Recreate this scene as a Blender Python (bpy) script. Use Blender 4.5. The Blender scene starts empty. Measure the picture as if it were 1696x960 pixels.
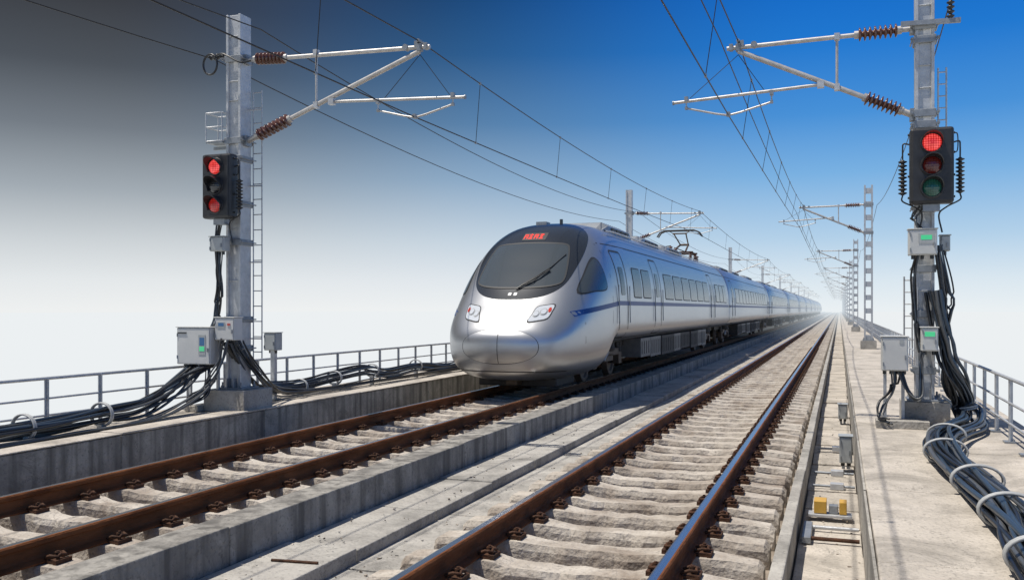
import bpy, math, random
import numpy as np
from mathutils import Vector
random.seed(7)
S=bpy.context.scene
S.view_settings.view_transform='Standard'; S.view_settings.look='None'; S.view_settings.exposure=0
TH=math.radians(19.87)
# ---------------- world ----------------
def lin(c):
    r=[]
    for v in c:
        v/=255.0
        r.append(v/12.92 if v<=0.04045 else ((v+0.055)/1.055)**2.4)
    return (*r,1)
SUN=Vector((-0.30,-0.16,0.90)).normalized()
W=bpy.data.worlds.new("World"); S.world=W; W.use_nodes=True
nt=W.node_tree; nt.nodes.clear(); N=nt.nodes.new; L=nt.links.new
tc=N('ShaderNodeTexCoord'); nrm=N('ShaderNodeVectorMath'); nrm.operation='NORMALIZE'; L(tc.outputs['Generated'],nrm.inputs[0])
sep=N('ShaderNodeSeparateXYZ'); L(nrm.outputs[0],sep.inputs[0])
def M(op,a,b=None,c=None,clamp=False,tree=None):
    t=tree or nt
    n=t.nodes.new('ShaderNodeMath'); n.operation=op; n.use_clamp=clamp
    for i,v in enumerate((a,b,c)):
        if v is None: continue
        if isinstance(v,(int,float)): n.inputs[i].default_value=v
        else: t.links.new(v,n.inputs[i])
    return n.outputs[0]
def ramp(fac,stops,interp='LINEAR',tree=None):
    t=tree or nt
    n=t.nodes.new('ShaderNodeValToRGB'); cr=n.color_ramp; cr.interpolation=interp
    while len(cr.elements)<len(stops): cr.elements.new(0.5)
    for e,(p,c) in zip(cr.elements,stops):
        e.position=p; e.color=c
    t.links.new(fac,n.inputs[0]); return n.outputs[0]
z=sep.outputs[2]
blue=ramp(z,[(0,lin((234,240,243))),(.03,lin((218,231,240))),(.075,lin((178,208,233))),(.14,lin((122,177,226))),(.2,lin((72,145,216))),(.27,lin((33,120,208))),(.33,lin((20,104,198))),(.5,lin((14,84,172)))])
navy=ramp(z,[(0,lin((238,241,242))),(.03,lin((226,232,237))),(.075,lin((198,212,224))),(.14,lin((142,170,197))),(.2,lin((90,128,166))),(.27,lin((46,90,136))),(.33,lin((28,68,114))),(.5,lin((20,50,90)))])
grey=ramp(z,[(0,lin((238,240,240))),(.03,lin((228,232,234))),(.07,lin((204,210,214))),(.12,lin((162,171,179))),(.18,lin((116,124,133))),(.24,lin((78,84,92))),(.30,lin((60,63,69))),(.5,lin((50,53,60)))])
hx=M('DIVIDE',sep.outputs[0],M('MAXIMUM',M('SQRT',M('SUBTRACT',1.0,M('MULTIPLY',z,z))),0.05))
nz=N('ShaderNodeTexNoise'); nz.inputs['Scale'].default_value=2.0; nz.inputs['Detail'].default_value=3; L(nrm.outputs[0],nz.inputs[0])
hx=M('ADD',hx,M('MULTIPLY',M('SUBTRACT',nz.outputs[0],0.5),0.08))
def sm(v,a,b):
    n=N('ShaderNodeMapRange'); n.interpolation_type='SMOOTHSTEP'; L(v,n.inputs[0]); n.inputs[1].default_value=a; n.inputs[2].default_value=b; return n.outputs[0]
def mixc(f,a,b):
    n=N('ShaderNodeMix'); n.data_type='RGBA'; L(f,n.inputs[0]); L(a,n.inputs[6]); L(b,n.inputs[7]); return n.outputs[2]
c1=mixc(sm(hx,-0.70,-0.36),grey,navy); c2=mixc(sm(hx,-0.46,0.0),c1,blue)
bgA=N('ShaderNodeBackground'); L(c2,bgA.inputs[0]); bgA.inputs[1].default_value=1.0
sky=N('ShaderNodeTexSky'); sky.sky_type='NISHITA'; sky.sun_disc=False
sky.sun_elevation=math.asin(SUN.z); sky.sun_rotation=math.atan2(SUN.x,SUN.y)
bgB=N('ShaderNodeBackground'); L(sky.outputs[0],bgB.inputs[0]); bgB.inputs[1].default_value=0.08
ms=N('ShaderNodeMixShader'); L(sm(z,0.38,0.65),ms.inputs[0]); L(bgA.outputs[0],ms.inputs[1]); L(bgB.outputs[0],ms.inputs[2])
wo=N('ShaderNodeOutputWorld'); L(ms.outputs[0],wo.inputs[0])
sl=bpy.data.lights.new("sun","SUN"); sl.energy=4.9; sl.angle=math.radians(0.53); sl.color=(1,.94,.85)
so=bpy.data.objects.new("sun",sl); S.collection.objects.link(so); so.rotation_euler=SUN.to_track_quat('Z','Y').to_euler(); so.location=(-20,-30,50)
cam=bpy.data.cameras.new("camera"); co=bpy.data.objects.new("camera",cam); S.collection.objects.link(co); S.camera=co
co.location=(0,0,1.66); co.rotation_euler=(math.pi/2,0,TH); cam.sensor_width=36; cam.lens=36*1500/1696; cam.shift_y=32/1696
cam.clip_start=0.05; cam.clip_end=9000
# ---------------- materials ----------------
MATS={}
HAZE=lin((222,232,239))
def painted_haze(m,shader,start=65.0,scale=240.0,mx=1.0):  # haze painted into the material: pale emission mixed in by distance from the origin
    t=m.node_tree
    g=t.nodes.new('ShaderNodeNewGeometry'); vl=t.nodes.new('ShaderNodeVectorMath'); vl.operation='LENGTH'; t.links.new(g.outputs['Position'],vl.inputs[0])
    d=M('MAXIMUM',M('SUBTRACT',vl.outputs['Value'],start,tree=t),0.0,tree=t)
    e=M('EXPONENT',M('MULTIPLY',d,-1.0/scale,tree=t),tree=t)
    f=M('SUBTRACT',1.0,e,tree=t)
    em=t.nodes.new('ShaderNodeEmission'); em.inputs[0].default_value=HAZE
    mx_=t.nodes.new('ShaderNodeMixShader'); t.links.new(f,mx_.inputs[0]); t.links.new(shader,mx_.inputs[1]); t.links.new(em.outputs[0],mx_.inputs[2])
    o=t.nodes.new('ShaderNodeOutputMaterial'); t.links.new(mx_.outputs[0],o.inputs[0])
def mat(name,col,rough=.6,metal=0.0,col2=None,scale=5.0,bump=0.0,bscale=None,stain=None,streak=False,emit=None,es=0,coat=0,spec=None,rr=0.0,haze=True,stretch=(1,1,1)):
    m=bpy.data.materials.new(name); m.use_nodes=True; t=m.node_tree; t.nodes.clear()
    p=t.nodes.new('ShaderNodeBsdfPrincipled'); p.inputs['Base Color'].default_value=(*col,1); p.inputs['Roughness'].default_value=rough; p.inputs['Metallic'].default_value=metal
    if coat: p.inputs['Coat Weight'].default_value=coat; p.inputs['Coat Roughness'].default_value=.08
    if spec is not None: p.inputs['Specular IOR Level'].default_value=spec
    g=t.nodes.new('ShaderNodeNewGeometry'); mp=t.nodes.new('ShaderNodeMapping'); mp.inputs['Scale'].default_value=stretch; t.links.new(g.outputs['Position'],mp.inputs[0])
    def mul(f,c,k):
        mi=t.nodes.new('ShaderNodeMix'); mi.data_type='RGBA'; t.links.new(f,mi.inputs[0]); t.links.new(c,mi.inputs[6]); mi.inputs[7].default_value=(*k,1); return mi.outputs[2]
    if col2:
        n=t.nodes.new('ShaderNodeTexNoise'); n.inputs['Scale'].default_value=scale; n.inputs['Detail'].default_value=8; n.inputs['Roughness'].default_value=.65; t.links.new(mp.outputs[0],n.inputs[0])
        c=ramp(n.outputs[0],[(.32,(*col,1)),(.68,(*col2,1))],tree=t)
        if stain:
            n2=t.nodes.new('ShaderNodeTexNoise'); n2.inputs['Scale'].default_value=1.3; n2.inputs['Detail'].default_value=9; n2.inputs['Roughness'].default_value=.7; n2.inputs['Distortion'].default_value=.8; t.links.new(g.outputs['Position'],n2.inputs[0])
            f=ramp(n2.outputs[0],[(.45,(0,0,0,1)),(.64,(.9,.9,.9,1))],tree=t)
            c=mul(f,c,stain)
            n4=t.nodes.new('ShaderNodeTexNoise'); n4.inputs['Scale'].default_value=34; n4.inputs['Detail'].default_value=5; t.links.new(g.outputs['Position'],n4.inputs[0])
            f=ramp(n4.outputs[0],[(.56,(0,0,0,1)),(.70,(.6,.6,.6,1))],tree=t)
            c=mul(f,c,tuple(x*.42 for x in col))
            vo=t.nodes.new('ShaderNodeTexVoronoi'); vo.feature='DISTANCE_TO_EDGE'; vo.inputs['Scale'].default_value=.9
            wp=t.nodes.new('ShaderNodeVectorMath'); wp.operation='ADD'; t.links.new(g.outputs['Position'],wp.inputs[0]); sc=t.nodes.new('ShaderNodeVectorMath'); sc.operation='SCALE'; sc.inputs['Scale'].default_value=.9; t.links.new(n2.outputs['Color'],sc.inputs[0]); t.links.new(sc.outputs[0],wp.inputs[1]); t.links.new(wp.outputs[0],vo.inputs['Vector'])
            f=ramp(vo.outputs['Distance'],[(.0,(.6,.6,.6,1)),(.008,(0,0,0,1))],tree=t)
            c=mul(f,c,tuple(x*.35 for x in col))
        if streak:
            mp2=t.nodes.new('ShaderNodeMapping'); mp2.inputs['Scale'].default_value=(5,5,.35); t.links.new(g.outputs['Position'],mp2.inputs[0])
            n3=t.nodes.new('ShaderNodeTexNoise'); n3.inputs['Scale'].default_value=1.3; n3.inputs['Detail'].default_value=6; t.links.new(mp2.outputs[0],n3.inputs[0])
            f=ramp(n3.outputs[0],[(.46,(0,0,0,1)),(.64,(.9,.9,.9,1))],tree=t)
            c=mul(f,c,tuple(x*.42 for x in col))
        t.links.new(c,p.inputs['Base Color'])
    if rr:
        n5=t.nodes.new('ShaderNodeTexNoise'); n5.inputs['Scale'].default_value=3; n5.inputs['Detail'].default_value=5; t.links.new(mp.outputs[0],n5.inputs[0])
        t.links.new(M('ADD',rough-rr/2,M('MULTIPLY',n5.outputs[0],rr,tree=t),tree=t),p.inputs['Roughness'])
    if bump:
        b=t.nodes.new('ShaderNodeBump'); b.inputs['Strength'].default_value=bump; b.inputs['Distance'].default_value=.02
        nb=t.nodes.new('ShaderNodeTexNoise'); nb.inputs['Scale'].default_value=bscale or 25; nb.inputs['Detail'].default_value=8; t.links.new(mp.outputs[0],nb.inputs[0]); t.links.new(nb.outputs[0],b.inputs['Height']); t.links.new(b.outputs[0],p.inputs['Normal'])
    if emit: p.inputs['Emission Color'].default_value=(*emit,1); p.inputs['Emission Strength'].default_value=es
    painted_haze(m,p.outputs[0])
    m.cycles.emission_sampling='NONE'
    MATS[name]=m; return m
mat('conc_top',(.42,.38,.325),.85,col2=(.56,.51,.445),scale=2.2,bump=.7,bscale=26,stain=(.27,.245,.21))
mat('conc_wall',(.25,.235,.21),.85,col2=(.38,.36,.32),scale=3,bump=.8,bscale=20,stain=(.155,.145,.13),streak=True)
mat('conc_mid',(.33,.31,.28),.85,col2=(.46,.44,.395),scale=2.5,bump=.7,bscale=24,stain=(.21,.2,.18))
mat('sleeper_conc',(.39,.345,.29),.85,col2=(.57,.52,.45),scale=4,bump=.9,bscale=26,stain=(.26,.21,.165))
mat('bed_fill',(.20,.165,.13),.9,col2=(.34,.29,.235),scale=6,bump=1.0,bscale=18,stain=(.13,.10,.078))  # fill darkened so the shadow between sleepers sits in its colour
mat('rust',(.11,.038,.014),.75,0,col2=(.24,.092,.036),scale=7,bump=.5,bscale=50,stretch=(1,.3,1),spec=.15)
mat('rust_dark',(.03,.017,.011),.75,.0,col2=(.10,.045,.024),scale=14,bump=.4,bscale=60,spec=.25)
mat('rail_head',(.50,.49,.48),.24,.95,col2=(.62,.61,.60),scale=5,rr=.12,stretch=(6,.4,1))
mat('galv',(.42,.43,.44),.5,.45,col2=(.58,.59,.60),scale=9,bump=.25,bscale=30,rr=.15)
mat('galv_dark',(.22,.235,.25),.5,.5,col2=(.34,.36,.38),scale=9,bump=.15,bscale=40)
mat('tube_metal',(.40,.385,.365),.45,.5,col2=(.58,.56,.53),scale=10,rr=.15)
mat('box_paint',(.50,.51,.50),.45,0,col2=(.60,.60,.58),scale=3,bump=.05,bscale=30)
mat('box_grey',(.32,.34,.34),.5,.1,col2=(.43,.45,.45),scale=4,bump=.05)
mat('rubber',(.012,.013,.015),.38,0,spec=.6,bump=.1,bscale=60)
mat('rubber_blue',(.03,.045,.065),.36,0,spec=.6,bump=.1,bscale=60)
mat('rubber_grey',(.075,.08,.085),.4,0,spec=.6,bump=.1,bscale=60)
mat('ceramic',(.085,.03,.02),.25,0,col2=(.13,.055,.035),scale=8,spec=.7)
mat('poly_black',(.015,.016,.018),.4,0,spec=.5)
mat('housing',(.022,.023,.026),.45,.1,col2=(.035,.036,.04),scale=8,bump=.1,spec=.5)
mat('wire',(.035,.033,.032),.5,.6)
mat('silver',(.47,.48,.495),.36,.85,coat=.2,rr=.05)
mat('silver_side',(.47,.48,.495),.36,.83,coat=.2,rr=.05)
mat('train_mask',(.03,.034,.04),.22,.3,coat=.5)
mat('train_roof',(.25,.27,.29),.45,.5,col2=(.33,.35,.37),scale=5)
mat('glass',(.055,.066,.072),.07,0,spec=.7,coat=.4)
mat('glass_side',(.045,.055,.068),.16,0,spec=.35)
mat('stripe',(.008,.045,.20),.4,0,spec=.3)
mat('seam',(.03,.032,.035),.6,0)
mat('under',(.035,.033,.031),.7,.2,col2=(.07,.063,.055),scale=6)
mat('under_box',(.12,.12,.12),.55,.3,col2=(.19,.185,.18),scale=6)
mat('under_brown',(.07,.05,.035),.6,.3,col2=(.13,.09,.06),scale=9)
mat('lamp_glass',(.75,.78,.80),.12,.3,coat=.8)
mat('lamp_red',(.5,.05,.03),.25)
mat('led_red',(.6,.03,.02),.4,emit=(1,.04,.02),es=.8)
mat('mark_white',(.7,.7,.7),.4)
mat('yellow',(.50,.28,.03),.5,col2=(.60,.37,.08),scale=6)
mat('tie',(.36,.37,.37),.5)
mat('screen_blue',(.02,.07,.16),.15,emit=(.02,.12,.3),es=.3)
mat('screen_green',(.05,.4,.18),.2,emit=(.06,.6,.25),es=.5)
def lens(name,col,emit,es):
    m=mat(name,col,.2,0,emit=emit,es=es,coat=.5)
    t=m.node_tree; p=[n for n in t.nodes if n.type=='BSDF_PRINCIPLED'][0]
    v=t.nodes.new('ShaderNodeTexVoronoi'); v.inputs['Scale'].default_value=34; v.inputs['Randomness'].default_value=.1
    g=t.nodes.new('ShaderNodeNewGeometry'); t.links.new(g.outputs['Position'],v.inputs['Vector'])
    c=ramp(v.outputs['Distance'],[(.12,(*[min(1,x*1.5+.10*es) for x in emit],1)),(.6,(*[x*.30 for x in emit],1))],tree=t)
    t.links.new(c,p.inputs['Emission Color'])
    b=t.nodes.new('ShaderNodeBump'); b.inputs['Strength'].default_value=.5; b.inputs['Distance'].default_value=.01; t.links.new(v.outputs['Distance'],b.inputs['Height']); t.links.new(b.outputs[0],p.inputs['Normal'])
lens('lens_red_on',(.42,.008,.006),(1,.012,.006),1.15)
lens('lens_red_mid',(.24,.010,.008),(.6,.012,.006),.35)
lens('lens_red_dim',(.07,.012,.010),(.25,.015,.01),.08)
lens('lens_off',(.02,.02,.022),(.02,.02,.02),.05)
lens('lens_green',(.008,.055,.042),(.01,.09,.065),.2)
# ---------------- mesh builder ----------------
class MB:
    def __init__(s): s.V=[];s.F=[];s.M=[];s.S=[];s.names=[]
    def mi(s,m):
        if m not in s.names: s.names.append(m)
        return s.names.index(m)
    def add(s,v,f,m,sm=False):
        o=len(s.V); s.V.extend([tuple(p) for p in v]); k=s.mi(m)
        for q in f: s.F.append([o+i for i in q]); s.M.append(k); s.S.append(sm)
    def box(s,c,sz,m,rz=0,rx=0):
        hx,hy,hz=[a/2 for a in sz]; v=[]
        for X,Y,Z in [(-1,-1,-1),(1,-1,-1),(1,1,-1),(-1,1,-1),(-1,-1,1),(1,-1,1),(1,1,1),(-1,1,1)]:
            x,y,zz=X*hx,Y*hy,Z*hz
            if rx: y,zz=y*math.cos(rx)-zz*math.sin(rx),y*math.sin(rx)+zz*math.cos(rx)
            if rz: x,y=x*math.cos(rz)-y*math.sin(rz),x*math.sin(rz)+y*math.cos(rz)
            v.append((c[0]+x,c[1]+y,c[2]+zz))
        s.add(v,[(0,3,2,1),(4,5,6,7),(0,1,5,4),(1,2,6,5),(2,3,7,6),(3,0,4,7)],m)
    def bb(s,x0,x1,y0,y1,z0,z1,m): s.box(((x0+x1)/2,(y0+y1)/2,(z0+z1)/2),(x1-x0,y1-y0,z1-z0),m)
    def beam(s,p0,p1,w,h,m):
        p0=Vector(p0);p1=Vector(p1);d=(p1-p0).normalized(); u=d.cross(Vector((0,0,1)))
        if u.length<1e-3: u=Vector((1,0,0))
        u.normalize(); v=u.cross(d)
        vs=[p+u*(a*w/2)+v*(b*h/2) for p in (p0,p1) for a,b in ((-1,-1),(1,-1),(1,1),(-1,1))]
        s.add(vs,[(0,1,2,3),(7,6,5,4),(0,4,5,1),(1,5,6,2),(2,6,7,3),(3,7,4,0)],m)
    def revolve(s,p0,p1,prof,m,n=12,sm=True,caps=True):
        p0=Vector(p0);p1=Vector(p1);d=(p1-p0); 
        dn=d.normalized(); u=dn.cross(Vector((0,0,1)))
        if u.length<1e-3: u=Vector((1,0,0))
        u.normalize(); v=u.cross(dn); vs=[];fs=[]
        for t,r in prof:
            c=p0+d*t
            for i in range(n):
                a=2*math.pi*i/n; vs.append(c+u*(r*math.cos(a))+v*(r*math.sin(a)))
        for k in range(len(prof)-1):
            for i in range(n):
                j=(i+1)%n; fs.append((k*n+i,k*n+j,(k+1)*n+j,(k+1)*n+i))
        s.add(vs,fs,m,sm)
        if caps: s.add([vs[i] for i in range(n)],[tuple(range(n))],m); s.add([vs[-n+i] for i in range(n)],[tuple(range(n))[::-1]],m)
    def cyl(s,p0,p1,r,m,n=10,r1=None): s.revolve(p0,p1,[(0,r),(1,r if r1 is None else r1)],m,n)
    def tube(s,pts,r,m,n=6):
        pts=[Vector(p) for p in pts]; vs=[];fs=[]; prev=None
        for k,p in enumerate(pts):
            a=pts[max(0,k-1)]; b=pts[min(len(pts)-1,k+1)]; d=(b-a).normalized()
            if prev is None:
                u=d.cross(Vector((0,0,1)))
                if u.length<1e-3: u=Vector((1,0,0))
            else: u=prev-d*prev.dot(d)
            u.normalize(); prev=u; v=d.cross(u)
            for i in range(n):
                an=2*math.pi*i/n; vs.append(p+u*(r*math.cos(an))+v*(r*math.sin(an)))
        for k in range(len(pts)-1):
            for i in range(n):
                j=(i+1)%n; fs.append((k*n+i,k*n+j,(k+1)*n+j,(k+1)*n+i))
        s.add(vs,fs,m,True)
    def extrY(s,prof,y0,y1,m,sm=False):
        n=len(prof); vs=[(x,y,zz) for y in (y0,y1) for x,zz in prof]
        fs=[(i,(i+1)%n,n+(i+1)%n,n+i) for i in range(n)]+[tuple(range(n)),tuple(range(n,2*n))[::-1]]
        s.add(vs,fs,m,sm)
    def extrZ(s,prof,z0,z1,m):
        n=len(prof); vs=[(x,y,zz) for zz in (z0,z1) for x,y in prof]
        fs=[(i,(i+1)%n,n+(i+1)%n,n+i) for i in range(n)]+[tuple(range(n)),tuple(range(n,2*n))[::-1]]
        s.add(vs,fs,m)
    def obj(s,name,parent=None,bevel=0,recalc=True):
        me=bpy.data.meshes.new(name); me.from_pydata(s.V,[],s.F)
        for nm in s.names: me.materials.append(MATS[nm])
        me.polygons.foreach_set('material_index',s.M); me.polygons.foreach_set('use_smooth',s.S); me.update()
        if recalc:
            import bmesh
            bm=bmesh.new(); bm.from_mesh(me); bmesh.ops.recalc_face_normals(bm,faces=bm.faces); bm.to_mesh(me); bm.free()
        o=bpy.data.objects.new(name,me); S.collection.objects.link(o)
        if parent: o.parent=parent
        if bevel:
            b=o.modifiers.new('bevel','BEVEL'); b.width=bevel; b.segments=2; b.limit_method='ANGLE'; b.angle_limit=math.radians(40); b.harden_normals=False
        return o
def empty(name):
    o=bpy.data.objects.new(name,None); S.collection.objects.link(o); return o
def catmull(pts,n=8):
    pts=[Vector(p) for p in pts]; P=[pts[0]*2-pts[1]]+pts+[pts[-1]*2-pts[-2]]; out=[]
    for i in range(1,len(P)-2):
        for k in range(n):
            t=k/n; a,b,c,d=P[i-1],P[i],P[i+1],P[i+2]
            out.append(.5*((2*b)+(c-a)*t+(2*a-5*b+4*c-d)*t*t+(3*b-a-3*c+d)*t**3))
    out.append(pts[-1]); return out
def ccat(pts,n=6):
    out=[];m=len(pts);P=[Vector((p[0],p[1],0)) for p in pts]
    for i in range(m):
        a,b,c,d=P[i-1],P[i],P[(i+1)%m],P[(i+2)%m]
        for k in range(n):
            t=k/n; q=.5*((2*b)+(c-a)*t+(2*a-5*b+4*c-d)*t*t+(3*b-a-3*c+d)*t**3); out.append((q.x,q.y))
    return out
# ---------------- ground ----------------
gb=MB(); gb.add([(-4000,-3000,-16),(4000,-3000,-16),(4000,7000,-16),(-4000,7000,-16)],[(0,1,2,3)],'conc_mid')
m=bpy.data.materials.new('painted_mist_plain'); m.use_nodes=True; t=m.node_tree; t.nodes.clear()
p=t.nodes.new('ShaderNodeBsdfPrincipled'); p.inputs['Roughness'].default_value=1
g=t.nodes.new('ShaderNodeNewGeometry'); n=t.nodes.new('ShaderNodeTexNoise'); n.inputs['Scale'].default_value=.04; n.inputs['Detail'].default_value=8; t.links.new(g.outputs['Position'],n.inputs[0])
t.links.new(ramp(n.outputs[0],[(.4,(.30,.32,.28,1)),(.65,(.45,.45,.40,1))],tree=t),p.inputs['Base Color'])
HZ0=HAZE; HAZE=lin((236,240,242)); painted_haze(m,p.outputs[0],10,22); HAZE=HZ0  # mist painted onto the plain as emission, nearly full wherever it is seen
m.cycles.emission_sampling='NONE'; MATS['painted_mist_plain']=m
gb.names=['painted_mist_plain']; gb.obj('ground')
# ---------------- viaduct ----------------
YA,YB=-6.0,620.0
via=empty('viaduct')
d=MB()
d.bb(-10.0,2.3,YA,YB,-1.5,-.52,'conc_mid')
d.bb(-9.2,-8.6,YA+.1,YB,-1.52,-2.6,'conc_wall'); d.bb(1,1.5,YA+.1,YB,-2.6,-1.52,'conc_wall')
d.obj('deck',via)
for k in range(0,16):
    y=5+k*32; pb=MB(); pb.bb(-7.4,-.6,y-1,y+1,-16,-3.2,'conc_wall'); pb.bb(-8.8,1.0,y-1.2,y+1.2,-3.2,-1.52,'conc_wall'); pb.obj('pier',via,.1)
def blocks(name,x0,x1,z0,z1,mt,step,gap=.012,jit=.006,bev=.012,near=90,mt2=None):
    b=MB(); y=YA
    while y<near:
        j=random.uniform(-jit,jit); jx=random.uniform(-jit,jit)*.5
        b.bb(x0+jx,x1+jx,y+gap/2,y+step-gap/2,z0,z1+j,mt); y+=step
    b.obj(name,via,bev)
    b=MB(); b.bb(x0,x1,y,YB,z0,z1,mt); b.obj(name+'_far',via)
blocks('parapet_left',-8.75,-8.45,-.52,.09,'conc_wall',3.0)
blocks('walkway_left',-10.0,-8.755,-.52,.085,'conc_top',1.5)
blocks('kerb_left',-8.80,-8.43,.094,.115,'conc_top',3.0,gap=.01)
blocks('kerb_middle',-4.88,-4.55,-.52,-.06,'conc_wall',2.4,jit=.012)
blocks('slab_middle',-4.545,-3.86,-.52,-.37,'conc_mid',1.6,gap=.02,jit=.016)
blocks('gutter_middle',-3.85,-3.27,-.52,-.485,'conc_mid',2.1,gap=.02,jit=.006,bev=.006)
blocks('kerb_channel',-.46,-.36,-.52,-.16,'conc_mid',2.4)
blocks('slab_channel',-.35,.19,-.52,-.44,'conc_top',.95,gap=.02,jit=.02)
blocks('walkway_right',.22,2.3,-.52,.115,'conc_top',2.4)
blocks('parapet_right',.195,.215,-.52,.10,'conc_mid',4.8,bev=.003)
for x in (-6.25,-1.83):
    b=MB(); b.bb(x-1.42,x+1.42,YA,YB,-.515,-.395,'bed_fill'); b.obj('track_bed',via,.02)
b=MB()
for i in range(1500):
    y=random.uniform(1.5,1.5+28*random.random()+1)
    zone=random.choice([(-.34,.18,-.44),(-4.5,-3.9,-.37),(-3.8,-3.3,-.485),(-8.4,-7.7,-.52),(-3.1,-.55,-.395),(-3.1,-.55,-.395),(-3.1,-.55,-.395),(-7.5,-5,-.395)])
    x=random.uniform(zone[0],zone[1]); s_=random.uniform(.005,.016) if zone[2]>-.39 or zone[2]<-.4 else random.uniform(.008,.03)
    b.box((x,y,zone[2]+s_*.3),(s_*random.uniform(.8,1.8),s_*random.uniform(.8,1.8),s_),random.choice(['bed_fill','sleeper_conc','conc_mid']),rz=random.uniform(0,3),rx=random.uniform(-.5,.5))
b.obj('rubble',via)
# ---------------- tracks ----------------
RP=[(-.075,-.178),(.075,-.178),(.075,-.166),(.02,-.150),(.011,-.13),(.011,-.062),(.040,-.045),(.043,-.014),(.036,-.004)]
RP=RP+[(-x,zz) for x,zz in RP[::-1] if zz>-.17]+[(-.075,-.166)]
def track(cx,name):
    par=empty(name)
    for sgn in (-1,1):
        rx=cx+sgn*.75; r=MB(); pr=[(rx+x,zz) for x,zz in RP]
        r.extrY(pr,YA,YB,'rust'); r.add([(rx-.024,YA,0),(rx+.024,YA,0),(rx+.024,YB,0),(rx-.024,YB,0)],[(0,1,2,3)],'rail_head')
        for q in (-1,1): r.add([(rx+q*.024,YA,0),(rx+q*.036,YA,-.003),(rx+q*.036,YB,-.003),(rx+q*.024,YB,0)],[(0,1,2,3)],'rail_head' if q<0 else 'rust')  # left-edge strips alone in bright metal: highlight put into the material
        r.add([(rx-.036,YA,-.0035),(rx-.0435,YA,-.014),(rx-.0435,YB,-.014),(rx-.036,YB,-.0035)],[(0,1,2,3)],'rail_head')
        r.obj('rail',par)
    sl_=MB(); fs=MB(); y=YA+.3
    while y<330:
        jy=random.uniform(-.018,.018); jr=random.uniform(-.010,.010); jz=random.uniform(-.006,.004)
        st=[(-1.31,-.25,.075,.11),(-1.27,-.208,.095,.13),(-1.08,-.198,.11,.14),(-.93,-.186,.13,.15),(-.57,-.186,.13,.15),(-.45,-.206,.105,.135),(-.32,-.214,.09,.12),(-.18,-.210,.105,.13),(-.05,-.216,.09,.12),(.08,-.209,.105,.13),(.2,-.216,.09,.12),(.32,-.210,.10,.13),(.45,-.206,.10,.13),(.57,-.186,.13,.15),(.93,-.186,.13,.15),(1.08,-.198,.11,.14),(1.27,-.208,.095,.13),(1.31,-.25,.075,.11)]
        vs=[];ff=[]
        for (x,zt,a,bq) in st:
            w=random.uniform(-.02,.02); w2=random.uniform(-.016,.016); yy=y+jy+x*jr
            if zt<-.19: zt+=jz+random.uniform(-.005,.005)
            vs+=[(cx+x,yy-bq,-.42),(cx+x,yy-bq+.006+w,zt-.05),(cx+x,yy-a+w,zt),(cx+x,yy+a+w2,zt),(cx+x,yy+bq-.006,zt-.05),(cx+x,yy+bq,-.42)]
        for i in range(len(st)-1):
            for q in range(5): ff.append((i*6+q,i*6+q+1,(i+1)*6+q+1,(i+1)*6+q))
        ff+=[tuple(range(6))[::-1],tuple(range(len(vs)-6,len(vs)))]
        sl_.add(vs,ff,'sleeper_conc')
        if y<95:
            for sg in (-1,1):
                rx=cx+sg*.75
                for s2 in (-1,1):
                    bx=rx+s2*.115; jj=random.uniform(-.006,.006)
                    fs.box((bx,y,-.174),(.080,.13,.024),'rust_dark')
                    if y<45:
                        fs.cyl((bx+s2*.012,y,-.17),(bx+s2*.012,y,-.098+jj),.013,'rust_dark',6)
                        fs.cyl((bx+s2*.012,y,-.128),(bx+s2*.012,y,-.108),.024,'rust_dark',6)
                        fs.tube([(rx+s2*.055,y-.05,-.15),(bx,y-.06,-.125),(bx+s2*.05,y-.04,-.135),(bx+s2*.035,y,-.122),(bx+s2*.05,y+.04,-.135),(bx,y+.06,-.125),(rx+s2*.055,y+.05,-.15)],.0125,'rust_dark',5)
                        fs.box((bx+s2*.055,y,-.172),(.03,.15,.036),'rust_dark')
        y+=.6
    sl_.obj('sleepers',par); fs.obj('fasteners',par)
track(-6.25,'railway_track'); track(-1.83,'railway_track')
# ---------------- railings ----------------
def railing(x,zb,sp,y0,top=.75):
    b=MB(); y=y0
    while y<230:
        b.box((x,y,zb+top/2),(.012,.07,top),'galv'); b.box((x+.02,y,zb+top/2),(.03,.012,top),'galv'); b.box((x,y,zb+.01),(.12,.14,.02),'galv_dark')
        if y<40:
            for a in (-.04,.04): b.cyl((x+.04,y+a,zb+.02),(x+.04,y+a,zb+.045),.01,'galv_dark',6)
        y+=sp
    for h,r in ((top,.022),(top*.62,.015),(top*.30,.015)):
        b.cyl((x+.0,YA,zb+h),(x+.0,230,zb+h),r,'galv',8)
    return b.obj('railing')
railing(-9.62,.09,.9,-5.45,.68); railing(1.85,.12,1.0,-5.2,.74)
# ---------------- masts ----------------
def hprof(cx,cy,w,d_,t,web):
    return [(cx-w/2,cy-d_/2),(cx-w/2+t,cy-d_/2),(cx-w/2+t,cy-web/2),(cx+w/2-t,cy-web/2),(cx+w/2-t,cy-d_/2),(cx+w/2,cy-d_/2),(cx+w/2,cy+d_/2),(cx+w/2-t,cy+d_/2),(cx+w/2-t,cy+web/2),(cx-w/2+t,cy+web/2),(cx-w/2+t,cy+d_/2),(cx-w/2,cy+d_/2)]
def insul(b,p0,p1,mt='ceramic',r=.095,n=8,core=.035,seg=14):
    prof=[(0,core)]
    for i in range(n):
        a=(i+.1)/n; prof+=[(a,core),(a+.35/n,r),(a+.55/n,r*.96),(a+.7/n,core*1.2)]
    prof.append((1,core)); b.revolve(p0,p1,prof,mt,seg)
def lerp(a,b,t): return tuple(a[i]+(b[i]-a[i])*t for i in range(3))
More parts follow.
